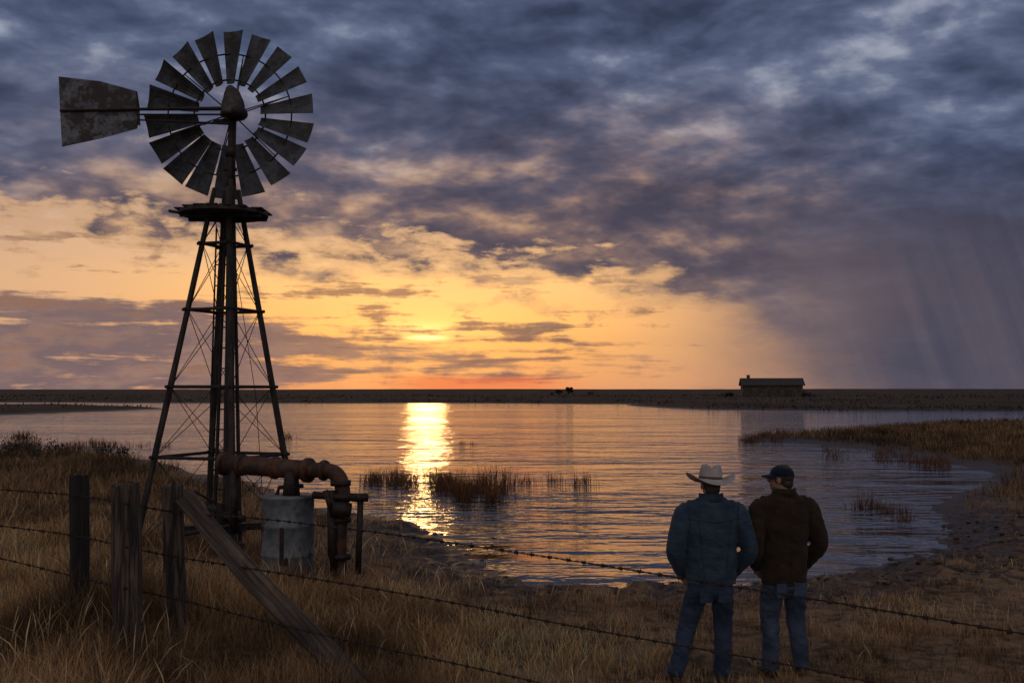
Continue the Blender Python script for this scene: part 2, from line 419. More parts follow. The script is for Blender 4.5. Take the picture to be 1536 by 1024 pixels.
# =============== MATERIALS
dark_steel=simple('weathered_tower_wood',(.009,.007,.006),(.038,.029,.022),14,.85,0,.5,.01,(1,1,.15))
def mottled(name,c1,c2,rust,rough,metal,scale=6,thr=.56):
    m,b=material(name); v=coord(); nn=NZ(v,scale,9,.68); n2_=NZ(v,scale*.45,8,.6)
    c=MX(SS(nn,.35,.65),c1,c2); rr=SS(n2_*.6+nn*.4,thr-.04,thr+.04)
    put(b.inputs['Base Color'],MX(rr,c,rust)); b.inputs['Roughness'].default_value=rough
    put(b.inputs['Metallic'],(1-rr)*metal); put(b.inputs['Normal'],BUMP(nn,.35,.01)); return m
vane_m=mottled('rusty_galvanised_vane',(.048,.054,.062),(.165,.178,.20),(.020,.011,.008),.6,.15,10,.505)
blade_m=mottled('galvanised_blade',(.018,.020,.023),(.070,.076,.086),(.016,.010,.008),.65,.15,8,.53)
iron=simple('dark_iron',(.008,.006,.005),(.032,.020,.014),18,.65,.3,.4,.005)
rust=mottled('rusty_pipe_metal',(.034,.016,.009),(.13,.050,.020),(.014,.008,.006),.65,.2,7,.52)
tankm=mottled('galvanised_tank',(.080,.092,.10),(.165,.185,.20),(.032,.020,.014),.55,.2,5,.54)
postm=simple('weathered_post_wood',(.014,.010,.008),(.125,.090,.065),9,.9,0,1.0,.02,(3.2,3.2,.28),.38,.66,8)
postd=simple('dark_post_wood',(.005,.004,.004),(.022,.017,.014),9,.9,0,1.0,.02,(3.2,3.2,.28),.36,.64,8)
wirem=simple('rusty_wire',(.010,.007,.005),(.035,.02,.013),40,.7,.3,.2,.002)

# =============== WINDMILL
wx,wy=-4.37,15.0; gz=0.0
wm_=empty('windmill',(wx,wy,0))
cor=[(-1.1,-.52),(.52,-1.1),(1.1,.52),(-.52,1.1)]; topz=5.45; tr=.17
def legp(i,z,o=0):
    f=(z)/topz; c=cor[i%4]; k_=(1-f)+tr/1.2*f; return Vector((c[0]*k_*1.0+.03*f,c[1]*k_,z))
mb=MB()
for i in range(4):
    bz=hz(wx+cor[i][0],wy+cor[i][1])-.15
    mb.tube([legp(i,bz),legp(i,1.7),legp(i,3.4),legp(i,topz)],[.056,.050,.045,.038],6,3,jit=.07)
mb.obj('tower_legs',dark_steel,wm_)
mb=MB()
lv=[1.42,2.45,3.6,4.6]
for z in lv:
    for i in range(4):
        a_,b_=legp(i,z),legp(i+1,z); d=(b_-a_).normalized()*.09
        mb.tube([a_-d,b_+d],[.026,.026],5)
lv2=[.15]+lv+[5.2]
for j in range(len(lv2)-1):
    for i in range(4):
        mb.tube([legp(i,lv2[j]),legp(i+1,lv2[j+1])],[.006,.006],5); mb.tube([legp(i+1,lv2[j]),legp(i,lv2[j+1])],[.006,.006],5)
mb.tube([legp(1,4.6)+Vector((.05,-.05,0)),Vector((.75,-.9,2.3)),Vector((1.0,-1.2,.1))],[.005]*3,4)
mb.obj('cross_braces',iron,wm_)
mb=MB(); mb.tube([(.12,-.02,-.1),(.12,-.02,3),(.1,0,5.6)],[.085,.075,.062],8,4,jit=.06)
mb.tube([(-.12,.1,0),(.02,.05,5.4)],[.03,.024],6); mb.tube([(.27,.15,0),(.13,.05,5.3)],[.034,.022],6)
mb.obj('centre_pole',dark_steel,wm_)
mb=MB()
for s_ in(-.16,.16):
    mb.tube([legp(3,.2)+Vector((s_+.15,0,0)),legp(3,4.9)+Vector((s_*.6,0,0))],[.016,.014],5)
for k_ in range(14):
    z=.5+k_*.32; c=legp(3,z)+Vector((.15*(1-z/5),0,0)); w_=.16-.05*z/5; mb.tube([c-Vector((w_,0,0)),c+Vector((w_,0,0))],[.011,.011],4)
mb.obj('ladder',iron,wm_)
mb=MB(); pc=Vector((.0,0,5.04)); Rp=.66
mb.tube([pc,pc+Vector((0,0,.055))],[Rp,Rp*.99],28,jit=.014)
for k_ in range(7):
    xx=-.57+.19*k_; L_=math.sqrt(max(Rp*Rp-xx*xx,.01)); mb.box(pc+Vector((xx,0,.066)),.165,2*L_*1.0,.02)
mb.box(pc+Vector((0,-.2,-.025)),1.2,.06,.045); mb.box(pc+Vector((0,.2,-.027)),1.2,.06,.045)
mb.box(pc+Vector((-.70,-.1,.04)),.2,.08,.04,Matrix.Rotation(.15,3,'Y'))
mb.obj('platform',dark_steel,wm_)
hz0=6.62
mb=MB(); mb.tube([(.08,0,5.3),(.09,0,5.8),(.1,0,6.5)],[.06,.05,.055],10)
mb.tube([(.0,0,5.75),(.18,0,5.75)],[.03,.03],8); mb.tube([(.09,0,5.95),(.09,0,6.1)],[.085,.08],10)
mb.tube([(.16,-.05,5.5),(.17,-.05,6.5)],[.014,.014],6)
mb.tube([(.1,-.14,hz0-.02),(.0,.48,hz0+.08)],[.10,.085],12)
mb.tube([(.02,.30,hz0+.07),(.0,.44,hz0+.08)],[.13,.11],14)
mb.ell((.2,-.05,hz0-.02),.15,.2,.11,seg=14,rings=8)
mb.tube([(-.18,0,hz0-.12),(.15,0,hz0-.14)],[.028,.04],8)
mb.obj('gearbox',iron,wm_,True)
mb=MB(); mb.tube([(.12,-.02,hz0-.06),(.12,-.02,hz0+.12),(.10,-.02,hz0+.28),(.06,-.02,hz0+.385),(.05,-.02,hz0+.40)],[(.19,.22),(.17,.2),(.125,.15),(.06,.08),(.01,.01)],16,3)
mb.obj('gearbox_hood',simple('hood_metal',(.024,.019,.016),(.07,.055,.046),9,.6,.2),wm_,True)
wc=Vector((-.06,.40,hz0+.09)); 
mb=MB()
for k_ in range(18):
    an=math.radians(20*k_+8)+random.uniform(-.02,.02); er=Vector((math.cos(an),0,math.sin(an))); et=Vector((-math.sin(an),0,math.cos(an)))
    vs=[];tw=math.radians(30+random.uniform(-3,3)); ro=random.uniform(-.015,.015)
    for r,hw in((.49,.078),(.76,.115),(1.03,.150),(1.315+ro,.184)):
        for q_ in (-1,-.5,0,.5,1):
            tw_=tw-.14*r
            vs.append(wc+er*r+et*hw*q_*math.cos(tw_)+Vector((0,1,0))*(hw*q_*math.sin(tw_)+.03*(1-q_*q_)))
    fs=[(r*5+c,r*5+c+1,(r+1)*5+c+1,(r+1)*5+c) for r in range(3) for c in range(4)]
    mb.add(vs,fs)
o=mb.obj('wheel_blades',blade_m,wm_); sm=o.modifiers.new('s','SOLIDIFY'); sm.thickness=.006
mb=MB()
for R_,r_ in((.56,.014),(.97,.013)):
    pts=[wc+Vector((R_*math.cos(2*math.pi*i/60),.04,R_*math.sin(2*math.pi*i/60))) for i in range(61)]
    mb.tube(pts,[r_]*61,6,ref=Vector((0,1,0)))
for k_ in range(6):
    an=math.radians(60*k_+18); er=Vector((math.cos(an),0,math.sin(an)))
    for dy_ in(-.06,.05): mb.tube([Vector((0,.4+dy_,hz0+.08))+er*.08,wc+er*.98+Vector((0,.04,0))],[.010,.008],6)
mb.obj('wheel_rims_and_spokes',iron,wm_)
mb=MB()
def V(u,v,yy=-.12): 
    p_=P(u,v,wy+yy); return Vector((p_.x-wx,yy,p_.z))
pv=[V(88,115),V(150,122),V(205,137),V(209,165),V(205,193),V(150,208),V(93,220),V(90,165)]
nv_=len(pv)
mb.add(pv+[q_+Vector((0,.012,0)) for q_ in pv],[tuple(range(nv_)),tuple(range(2*nv_-1,nv_-1,-1))]+[(i,i+nv_,(i+1)%nv_+nv_,(i+1)%nv_) for i in range(nv_)])
mb.obj('tail_vane',vane_m,wm_)
mb=MB(); mb.tube([V(90,166,-.14),V(209,164,-.14),V(350,163,-.1)],[.018,.024,.034],6)
mb.tube([V(206,180,-.13),V(345,186,-.08)],[.012,.02],6); mb.tube([V(206,150,-.13),V(209,188,-.13)],[.018,.018],6)
mb.tube([V(205,172,-.13),V(340,172,-.1)],[.014,.014],6)
mb.tube([V(205,138,-.13),V(209,165,-.13),V(205,192,-.13)],[.012]*3,5)
mb.obj('tail_arm',iron,wm_)
mb=MB()
mb.tube([(.1,-.3,0),(.1,-.3,.75)],[.09,.07],10); mb.tube([(.1,-.3,.55),(.5,-.5,.55)],[.05,.05],8)
mb.box((.0,0,.35),1.3,.1,.1,Matrix.Rotation(.35,3,'Z')); mb.box((.1,-.2,.62),.5,.3,.05,Matrix.Rotation(.2,3,'Y')); mb.tube([(-.5,-.5,.3),(.45,-.8,.5)],[.035,.03],6)
mb.tube([(.1,-.32,.72),(-.25,-.5,.95)],[.02,.02],6); mb.box((.33,-.7,.12),.4,.25,.22,Matrix.Rotation(.5,3,'Z'))
mb.obj('well_pump',iron,wm_,bevel=.006)

# =============== TANK & PIPE
ty=13.4; c=P(431,845,ty); tz=hz(c.x,ty)-.05
tk=empty('galvanised_tank',(c.x,ty,tz)); Hk=P(431,742,ty).z-tz
mb=MB(); R_=.345
prof=[(0,R_),(.03,R_+.012),(.05,R_)]
for fz in(.33,.66): prof+= [(Hk*fz-.02,R_),(Hk*fz,R_+.012),(Hk*fz+.02,R_)]
prof+=[(Hk-.04,R_),(Hk-.02,R_+.014),(Hk,R_+.004),(Hk+.001,R_-.03),(Hk-.02,R_-.035),(Hk-.022,.02)]
mb.tube([(0,0,q_[0]) for q_ in prof],[q_[1] for q_ in prof],40)
mb.obj('drum_body',tankm,tk,True)
mb=MB(); mb.box((0,-R_-.004,.42),.05,.015,.7); mb.tube([(.1,-.02,Hk-.02),(.1,-.02,Hk+.16)],[.05,.05],10); mb.tube([(-.15,0,Hk),(-.12,0,Hk+.1),(.2,.02,Hk+.12)],[.03,.03,.03],8)
mb.obj('drum_fittings',iron,tk)
pp=empty('rusty_pipe',(0,0,0))
mb=MB()
pA,pB=P(336,695,13.9),P(462,705,13.3)
mb.tube([pA,pA.lerp(pB,.5),pB],[.135,.13,.125],20)
e=[P(455,705,13.32),P(488,705,13.2),P(505,712,13.15),P(514,735,13.13),P(511,790,13.13),P(509,870,13.13)]
mb.tube(e,[.10,.10,.105,.10,.088,.088],16,5)
d=(pB-pA).normalized()
for q_,r_ in((.0,.165),(.22,.148),(.62,.152)):
    a_=pA.lerp(pB,q_); mb.tube([a_-d*.025,a_+d*.025],[r_,r_],20)
mb.tube([pB-d*.03,pB+d*.03],[.165,.165],20)
a_=P(486,705,13.2); mb.tube([a_-d*.02,a_+d*.02],[.135,.135],18)
mb.obj('main_pipe',rust,pp,True)
mb=MB()
mb.tube([P(470,742,13.1),P(545,748,12.95)],[.05,.045],10); mb.tube([P(541,746,12.95),P(537,860,12.95)],[.04,.04],10)
mb.tube([P(488,735,13.0),P(500,775,13.0)],[.04,.035],8); mb.tube([P(497,735,13.05),P(499,865,13.05)],[.06,.06],10); mb.tube([P(437,705,13.35),P(437,745,13.35)],[.09,.12],12)
mb.tube([P(500,762,12.95),P(526,765,12.95)],[.09,.09],14); mb.tube([P(524,745,12.93),P(552,746,12.93)],[.055,.055],10)
mb.tube([P(352,700,13.75),P(350,800,13.75)],[.06,.06],8)
for v_ in(720,775,830): mb.tube([P(511,v_,13.13),P(511,v_+8,13.13)],[.135,.135],14)
mb.obj('valves_and_uprights',iron,pp,True)

# =============== FENCE POSTS
def post(name,u,vt,vb,Y,r,mat,seed,tilt=0,slant=0):
    top=P(u,vt,Y); b_=P(u+tilt,vb,Y); g_=hz(b_.x,Y)-.3; 
    mb=MB(); N_=26; seg=22; vs=[];fs=[]
    d=(top-b_); b2=b_+d*((g_-b_.z)/d.z)
    for i in range(N_):
        f_=i/(N_-1); p_=b2.lerp(top,f_)
        for k_ in range(seg):
            an=2*math.pi*k_/seg
            ck=mnoise.noise(Vector((math.cos(an)*6+seed,math.sin(an)*6,f_*.8)))
            rr=r*(1+.12*mnoise.noise(Vector((math.cos(an)*1.8+seed,math.sin(an)*1.8,f_*2.5)))+.07*ck)*(1.04-.08*f_)
            zz=0
            if i==N_-1: zz=.03*mnoise.noise(Vector((math.cos(an)*3,math.sin(an)*3,seed)))+slant*math.cos(an)
            vs.append(p_+Vector((math.cos(an)*rr,math.sin(an)*rr,zz)))
    for i in range(N_-1):
        for k_ in range(seg):
            k2=(k_+1)%seg; fs.append((i*seg+k_,i*seg+k2,(i+1)*seg+k2,(i+1)*seg+k_))
    vs.append(top+Vector((0,0,-.005))); c_=len(vs)-1
    for k_ in range(seg): fs.append(((N_-1)*seg+k_,(N_-1)*seg+(k_+1)%seg,c_))
    mb.add(vs,fs); return mb.obj(name,mat,None,False)
post('fence_post',119,713,905,8.7,.080,postd,1,1)
post('fence_post.001',189,726,945,7.9,.110,postm,5,3,.012)
post('fence_post.002',258,728,915,8.55,.092,postm,9,6,.01)
a_=P(278,744,8.36); b_=P(548,1050,7.5)
mb=MB(); Nn=30; vs=[];fs=[]; d=(b_-a_); dn=d.normalized(); up=Vector((0,-1,.35)); up=(up-dn*up.dot(dn)).normalized(); sdv=dn.cross(up)
sec=[(-.085,-.05),(-.03,-.056),(.03,-.054),(.085,-.05),(.092,0),(.085,.05),(.03,.056),(-.03,.054),(-.085,.05),(-.092,0)]
for i in range(Nn):
    f_=i/(Nn-1); p_=a_+d*f_+sdv*.03*math.sin(f_*5)
    for k_,(s1,s2) in enumerate(sec):
        nz=mnoise.noise(Vector((k_*1.3,f_*4,4)))*.016
        off=dn*(.08*mnoise.noise(Vector((k_*.9,0,2))) if i==0 else 0)
        vs.append(p_+sdv*(s1*(.85+.2*f_)+nz)+up*(s2*.9+nz)+off)
m_=len(sec)
for i in range(Nn-1):
    for k_ in range(m_):
        k2=(k_+1)%m_; fs.append((i*m_+k_,i*m_+k2,(i+1)*m_+k2,(i+1)*m_+k_))
fs.append(tuple(range(m_))[::-1]); mb.add(vs,fs)
bm_,bb=material('brace_wood'); 
vv=coord()
mp=X.nt.nodes.new('ShaderNodeMapping'); put(mp.inputs[0],vv); mp.vector_type='TEXTURE'
Rm=Matrix((dn,sdv,up)).transposed(); mp.inputs['Rotation'].default_value=Rm.to_euler(); mv=scaled(X(mp.outputs[0]),(.8,14,14))
nn=NZ(mv,2.2,8,.65); n8=NZ(vv,5,5,.6); put(bb.inputs['Base Color'],MX(SS(n8,.35,.7)*.6,RAMP(nn,[(.35,(.014,.010,.008)),(.5,(.062,.046,.035)),(.66,(.15,.112,.084))]),(.032,.023,.018))); bb.inputs['Roughness'].default_value=.9; put(bb.inputs['Normal'],BUMP(nn,1,.02))
mb.obj('wooden_brace',bm_)

# =============== BARBED WIRE
def wireY(u):
    ks=[(-300,8.9),(119,8.58),(189,7.77),(258,8.44),(1536,5.0),(2000,4.3)]
    for (u0,Y0),(u1,Y1) in zip(ks,ks[1:]):
        if u<=u1:
            f_=(u-u0)/(u1-u0); return 1/((1-f_)/Y0+f_/Y1)
    return ks[-1][1]
def wire(name,pts,sp=.125):
    us=[q_[0] for q_ in pts]; vs_=[q_[1] for q_ in pts]
    path=[]
    for u in np.arange(us[0],us[-1],4.0):
        v_=np.interp(u,us,vs_); v2=(np.interp(u-30,us,vs_)+v_+np.interp(u+30,us,vs_))/3
        path.append(P(u,v2,wireY(u)))
    L_=[0]
    for a_,b_ in zip(path,path[1:]): L_.append(L_[-1]+(b_-a_).length)
    tot=L_[-1]; arr=np.array([list(q_) for q_ in path]); s_=np.arange(0,tot,.012)
    pt=np.stack([np.interp(s_,L_,arr[:,i]) for i in range(3)],-1)
    mb=MB()
    for ph in(0,math.pi):
        pp_=[Vector(q_)+Vector((0,math.cos(s/.016+ph)*.003,math.sin(s/.016+ph)*.0036)) for q_,s in zip(pt,s_)]
        mb.tube(pp_,[.0031]*len(pp_),4)
    s=0.03
    while s<tot-.05:
        c=Vector([np.interp(s,L_,arr[:,i]) for i in range(3)]); c2=Vector([np.interp(s+.02,L_,arr[:,i]) for i in range(3)]); dn=(c2-c).normalized()
        mb.tube([c-dn*.013,c+dn*.013],[.010,.010],6)
        r0=random.uniform(0,3.14)
        for kk in(0,1):
            an=r0+kk*1.4; dv=Vector((0,math.cos(an),math.sin(an)))+dn*random.uniform(-.5,.5); cc=c+dn*(kk*.008-.004)
            mb.tube([cc-dv*.026,cc,cc+dv*.026],[.0012,.0034,.0012],4)
        s+=sp*random.uniform(.9,1.1)
    mb.obj(name,wirem)
wire('barbed_wire',[(-200,722),(0,734),(119,742),(189,755),(258,768),(400,778),(560,797),(700,817),(850,839),(1000,863),(1150,887),(1300,911),(1536,950),(1900,1012)])
wire('barbed_wire.001',[(-200,764),(0,788),(119,803),(189,820),(258,834),(400,856),(560,882),(700,907),(850,937),(1000,964),(1150,990),(1300,1021),(1600,1085)])
wire('barbed_wire.002',[(-200,800),(0,836),(119,866),(189,882),(258,896),(400,932),(560,969),(700,998),(820,1026),(1000,1070)])

# =============== HOUSE
hy=296; hc=P(1157,597,hy); hb=hz(hc.x,hy)-.1
hs=empty('ranch_house',(hc.x,hy,hb),math.radians(-8))
wall=simple('old_house_wall',(.045,.032,.023),(.105,.074,.050),1.2,.9,0,.3,.05); roofm=simple('old_roof',(.018,.015,.014),(.042,.034,.029),2.5,.85,0,.4,.05)
darkm=simple('dark_opening',(.004,.004,.005),(.010,.010,.012),2,.4); framem=simple('window_frame_wood',(.06,.05,.04),(.11,.09,.075),4,.8)
W_,D_,Hh=17.2,7.5,3.6
mb=MB(); mb.box((0,0,Hh/2-.3),W_,D_,Hh+.6)
mb.add([(-W_/2,-D_/2,Hh),(-W_/2,D_/2,Hh),(-W_/2,0,Hh+1.75),(W_/2,-D_/2,Hh),(W_/2,D_/2,Hh),(W_/2,0,Hh+1.75)],[(0,2,1),(3,4,5)]); mb.obj('walls',wall,hs)
mb=MB()
for sg in(-1,1):
    vs=[(-W_/2-.5,sg*(D_/2+.7),Hh-.22),(W_/2+.6,sg*(D_/2+.7),Hh-.22),(W_/2+.6,0,Hh+1.85),(-W_/2-.5,0,Hh+1.85)]
    mb.add(vs+[(q_[0],q_[1],q_[2]+.2) for q_ in vs],[(0,1,2,3),(7,6,5,4),(0,4,5,1),(1,5,6,2),(2,6,7,3),(3,7,4,0)])
mb.obj('roof',roofm,hs)
mb=MB(); mb.box((-6.6,.4,Hh+1.9),.9,.9,1.9); mb.box((-6.6,.4,Hh+2.9),1.1,1.1,.18); mb.obj('chimney',wall,hs)
mb=MB(); mf=MB()
for xx,w2,z0,h2 in((-6.4,1.2,1.2,1.3),(-3.6,1.2,1.2,1.3),(-1.1,1.0,.0,2.2),(1.6,1.3,1.2,1.3),(4.4,2.2,0,2.3),(7.2,1.0,1.2,1.3)):
    mb.box((xx,-D_/2-.02,z0+h2/2),w2,.06,h2)
    for s1 in(-1,1): mf.box((xx+s1*(w2/2+.07),-D_/2-.05,z0+h2/2),.14,.12,h2+.28)
    mf.box((xx,-D_/2-.05,z0+h2+.07),w2,.12,.14)
mb.obj('windows_and_doors',darkm,hs); mf.obj('frames',framem,hs)
mb=MB()
for xx in(-8,-4,0,4,8.2): mb.box((xx,-D_/2-.55,Hh/2-.35),.16,.16,Hh+.1)
mb.box((8.9,-1,1.0),1.2,2.2,2); mb.obj('porch_posts',wall,hs)

# =============== DISTANT SHRUBS (leafy clumps)
def shrub(name,cx,cy,R_,Hs,nl,leaf,col,seed):
    r_=np.random.default_rng(seed); mb=MB(); z0=hz(cx,cy)
    lobes=[(r_.uniform(-R_,R_)*.7,r_.uniform(-R_,R_)*.5,Hs*r_.uniform(.35,.8),r_.uniform(.25,.5)*R_) for i in range(7)]
    for l in lobes: mb.tube([(cx,cy,z0-.1),(cx+l[0]*.5,cy+l[1]*.5,z0+l[2]*.5),(cx+l[0],cy+l[1],z0+l[2])],[leaf*.25,leaf*.18,leaf*.08],5)
    for i in range(nl):
        l=lobes[r_.integers(7)]; d=r_.normal(size=3); d/=np.linalg.norm(d); rr=l[3]*r_.random()**.4
        c=Vector((cx+l[0]+d[0]*rr,cy+l[1]+d[1]*rr,max(z0+.05,z0+l[2]+d[2]*rr*.8)))
        a_=Vector(r_.normal(size=3)).normalized()*leaf*r_.uniform(.5,1.2); b_=Vector(r_.normal(size=3)).normalized()*leaf*.5
        mb.add([c-a_,c+b_,c+a_,c-b_],[(0,1,2,3)])
    mb.obj(name,col)
shm=simple('shrub_leaves',(.010,.009,.006),(.035,.028,.015),1.5,.8)
i_=0
for u,v_,Y,R_,Hs in((839,588,420,1.6,2.4),(852,588,425,2.3,3.2),(1096,598,290,1.6,1.3),(1088,598,296,1.2,.9),(1209,599,285,1.6,1.2),(1217,599,288,1.0,.8),(886,589,430,1.5,1.0),(828,589,430,1.2,.8)):
    p_=P(u,v_,Y); shrub('shrub' if i_==0 else 'shrub.%03d'%i_,p_.x,Y,R_,Hs,500,Hs*.16,shm,i_+3); i_+=1
for u,v_,Y,R_,Hs in((65,690,34,1.0,.8),(30,690,36,.8,.7),(165,690,36,.7,.5)):
    p_=P(u,v_,Y); shrub('shrub.%03d'%i_,p_.x,Y,R_,Hs,420,.06,shm,i_+3); i_+=1

# =============== PEOPLE
skin=simple('skin',(.22,.115,.072),(.28,.15,.095),14,.55,0,.15,.002)
hairm=simple('dark_hair',(.012,.009,.007),(.035,.025,.018),60,.6,0,.6,.004)
def cloth(name,c1,c2,sc=7,bump=.45):
    m,b=material(name); v=coord(); nn=NZ(v,sc,6,.5); fine=NZ(v,260,2,.5); fold=NZ(scaled(v,(1,1,2.2)),9,2,.45,.6)
    c=MX(SS(nn,.3,.7),c1,c2); c=MX(SS(fine,.4,.6)*.2,c,tuple(q_*1.5 for q_ in c2))
    put(b.inputs['Base Color'],c); b.inputs['Roughness'].default_value=.92; b.inputs['Specular IOR Level'].default_value=.12; b.inputs['Sheen Weight'].default_value=.08
    put(b.inputs['Normal'],BUMP(fold*.8+nn*.15+fine*.02,bump,.045)); return m
denimJ=cloth('denim_jacket_cloth',(.015,.028,.047),(.037,.060,.088)); denimP=cloth('denim_jeans_cloth',(.011,.018,.036),(.032,.047,.079)); denimP2=cloth('faded_jeans_cloth',(.018,.027,.046),(.050,.070,.105))
brownJ=cloth('brown_jacket_cloth',(.016,.0105,.007),(.032,.021,.014)); 
seamm=simple('seam_thread',(.008,.013,.022),(.014,.022,.034),30,.9); seamb=simple('seam_brown',(.006,.004,.003),(.010,.007,.005),30,.9)
felt=cloth('felt_hat',(.24,.215,.20),(.36,.325,.305),5,.15); bandm=simple('hat_band',(.04,.025,.018),(.08,.05,.035),20,.6)
navy=cloth('navy_cap_cloth',(.006,.010,.022),(.012,.018,.038),8,.2); boot=simple('boot_leather',(.014,.009,.007),(.045,.027,.018),12,.6)
def hand(parent,w,d,side,name):
    d=Vector(d).normalized(); ac=Vector((0,0,1)).cross(d); 
    if ac.length<.2: ac=Vector((0,1,0))
    ac.normalize(); nr=d.cross(ac); w=Vector(w); mb=MB()
    mb.tube([w-d*.03,w+d*.02,w+d*.06,w+d*.095],[(.028,.022),(.032,.018),(.042,.017),(.040,.014)],12,2,ref=ac)
    for k_,(o_,L_) in enumerate(((-.031,.068),(-.011,.078),(.010,.073),(.030,.057))):
        b_=w+d*.085+ac*o_; mb.tube([b_,b_+d*L_*.45+nr*.004,b_+d*L_*.78+nr*.016,b_+d*L_*.95+nr*.032],[.0095,.0088,.008,.0065],8,2,ref=ac)
    t0=w+d*.03-ac*.03*side; mb.tube([t0,t0+d*.035-ac*.028*side+nr*.008,t0+d*.068-ac*.034*side+nr*.014],[.013,.011,.008],8,2,ref=ac)
    remesh(mb,name,skin,parent,.0045,2)
def head(parent,c,yaw,hairlen,sc_=1):
    e=empty('head',c,yaw); e.parent=parent; e.scale=(sc_,)*3
    mb=MB()
    mb.ell((0,-.012,.025),.076,.096,.098); mb.ell((0,.028,-.045),.056,.066,.072); mb.ell((0,.055,-.085),.034,.034,.026)
    mb.tube([(0,.088,.02),(0,.108,-.012),(0,.112,-.022)],[.010,.014,.012],8,2); mb.ell((0,.1,-.026),.018,.012,.009)
    for s_ in(-1,1):
        mb.ell((s_*.079,-.005,-.012),.011,.02,.033); mb.ell((s_*.032,.068,-.008),.02,.015,.013); mb.ell((s_*.03,.078,.028),.024,.01,.008)
    mb.ell((0,.088,-.052),.026,.011,.006); mb.ell((0,.086,-.063),.022,.011,.007)
    mb.tube([(0,-.045,-.20),(0,-.03,-.12),(0,-.015,-.05)],[(.066,.066),(.062,.064),(.06,.07)],16,2)
    remesh(mb,'face_and_neck',skin,e,.006,3)
    mb=MB()
    for s_ in(-1,1): mb.ell((s_*.032,.081,.004),.011,.008,.009,seg=12,rings=8)
    mb.obj('eyes',simple('eye_white',(.5,.5,.5),(.6,.6,.6),5,.2),e,True)
    mb=MB()
    for s_ in(-1,1): mb.ell((s_*.032,.0875,.004),.005,.003,.005,seg=10,rings=6)
    mb.obj('pupils',hairm,e,True)
    mb=MB(); mb.ell((0,-.022,.03),.082,.095,.098); mb.ell((0,-.05,-.04-hairlen),.066,.058,.06)
    for s_ in(-1,1): mb.ell((s_*.072,.018,.0),.010,.016,.035)
    remesh(mb,'hair',hairm,e,.007,3,.0025,40); return e
def person(name,loc,rz,J,Pn,arms,legs,jhem=.84,wid=1.0,vs_=1.12,lean=0,AR=1.12,seam=None,denim=True):
    e=empty(name,loc,rz); mb=MB()
    Zs=lambda z: jhem+(z-jhem)*vs_
    sec=[(jhem,.192,.142,0),(jhem+.05,.208,.156,0),(.98,.206,.154,-.002),(1.1,.212,.156,-.004),(1.22,.224,.158,-.008),(1.33,.232,.152,-.012),(1.40,.222,.134,-.016),(1.445,.19,.114,-.02),(1.48,.135,.097,-.022),(1.515,.088,.08,-.02)]
    mb.tube([(0,s[3]+lean*(s[0]-.85),Zs(s[0])) for s in sec],[(s[1]*wid,s[2]) for s in sec],32,3)
    arms=[[Vector((q_[0],q_[1],Zs(q_[2]))) for q_ in a_] for a_ in arms]
    for s_,a_ in zip((-1,1),arms):
        sh,elb,wr=a_
        m1=sh.lerp(elb,.5)+Vector((s_*.012,-.004,0)); m2=elb.lerp(wr,.5)
        inn=Vector((s_*.13,-.012,Zs(1.405)))
        rr=[(.07,.07),(.082,.084),(.076,.079),(.070,.071),(.060,.062),(.048,.048)]
        mb.tube([inn,sh,m1,elb,m2,wr],[(q_[0]*AR,q_[1]*AR) for q_ in rr],18,5)
        mb.tube([wr.lerp(m2,.12),wr+(wr-m2)*.10],[.053,.052],16)
    jk=remesh(mb,'jacket',J,e,.011,5,.0085,6.5)
    if seam:
        from mathutils.bvhtree import BVHTree
        bv=BVHTree.FromPolygons([v.co for v in jk.data.vertices],[list(p_.vertices) for p_ in jk.data.polygons])
        mb=MB()
        def lay(path,r_=.0028):
            pts=[]
            for (x_,z_) in path:
                h_=bv.ray_cast(Vector((x_,-1,z_)),Vector((0,1,0)))
                if h_[0] is not None: pts.append(h_[0]+Vector((0,-.0008,0)))
            if len(pts)>2: mb.tube(pts,[r_]*len(pts),5,cap=True)
        if denim:
            zy=Zs(1.335); lay([(x_,zy-.012*math.cos(x_*14)) for x_ in np.linspace(-.225,.225,40)],.0034)
            for s_ in(-1,1): lay([(s_*(.135-.045*(1-f_)),jhem+.05+(zy-jhem-.05)*f_) for f_ in np.linspace(0,1,40)],.003)
        else:
            lay([(0.0+.004*math.sin(f_*7),jhem+.03+(Zs(1.49)-jhem-.03)*f_) for f_ in np.linspace(0,1,50)],.0028)
        for s_ in(-1,1): lay([(s_*(.225-.02*math.sin(f_*3.14)),Zs(1.20+.25*f_)) for f_ in np.linspace(0,1,24)],.003)
        mb.obj('jacket_seams',seam,e,True)
    mb=MB(); seg=28; vs=[];fs=[]; r1,r2,t_=.094,.084,.014; z1,z2=Zs(1.475),Zs(1.525)+.012
    for i in range(seg):
        an=2*math.pi*i/seg; cc,s3=math.cos(an),math.sin(an); dip=-.035*max(s3,0)
        for (r_,z_) in((r1+.012,z1),(r2+t_,z2+.004),(r2,z2),(r1-.012,z1)):
            vs.append((cc*r_*1.05,-.022+s3*r_*.98,z_+dip))
    for i in range(seg):
        j=(i+1)%seg
        for k_ in range(4):
            k2=(k_+1)%4; fs.append((i*4+k_,j*4+k_,j*4+k2,i*4+k2))
    mb.add(vs,fs)
    mb.obj('collar',J,e,True)
    mb=MB(); mb.tube([(0,0,jhem-.012),(0,0,jhem+.0),(0,0,jhem+.035),(0,0,jhem+.045)],[(.178,.132),(.200*wid,.150),(.204*wid,.152),(.19,.142)],36); mb.obj('jacket_waistband',J,e,True)
    mb=MB(); mb.tube([(0,0,1.0),(0,-.004,.93),(0,-.012,.85),(0,-.008,.78),(0,0,.72)],[(.155,.115),(.17,.13),(.182,.14),(.172,.13),(.115,.095)],28,3)
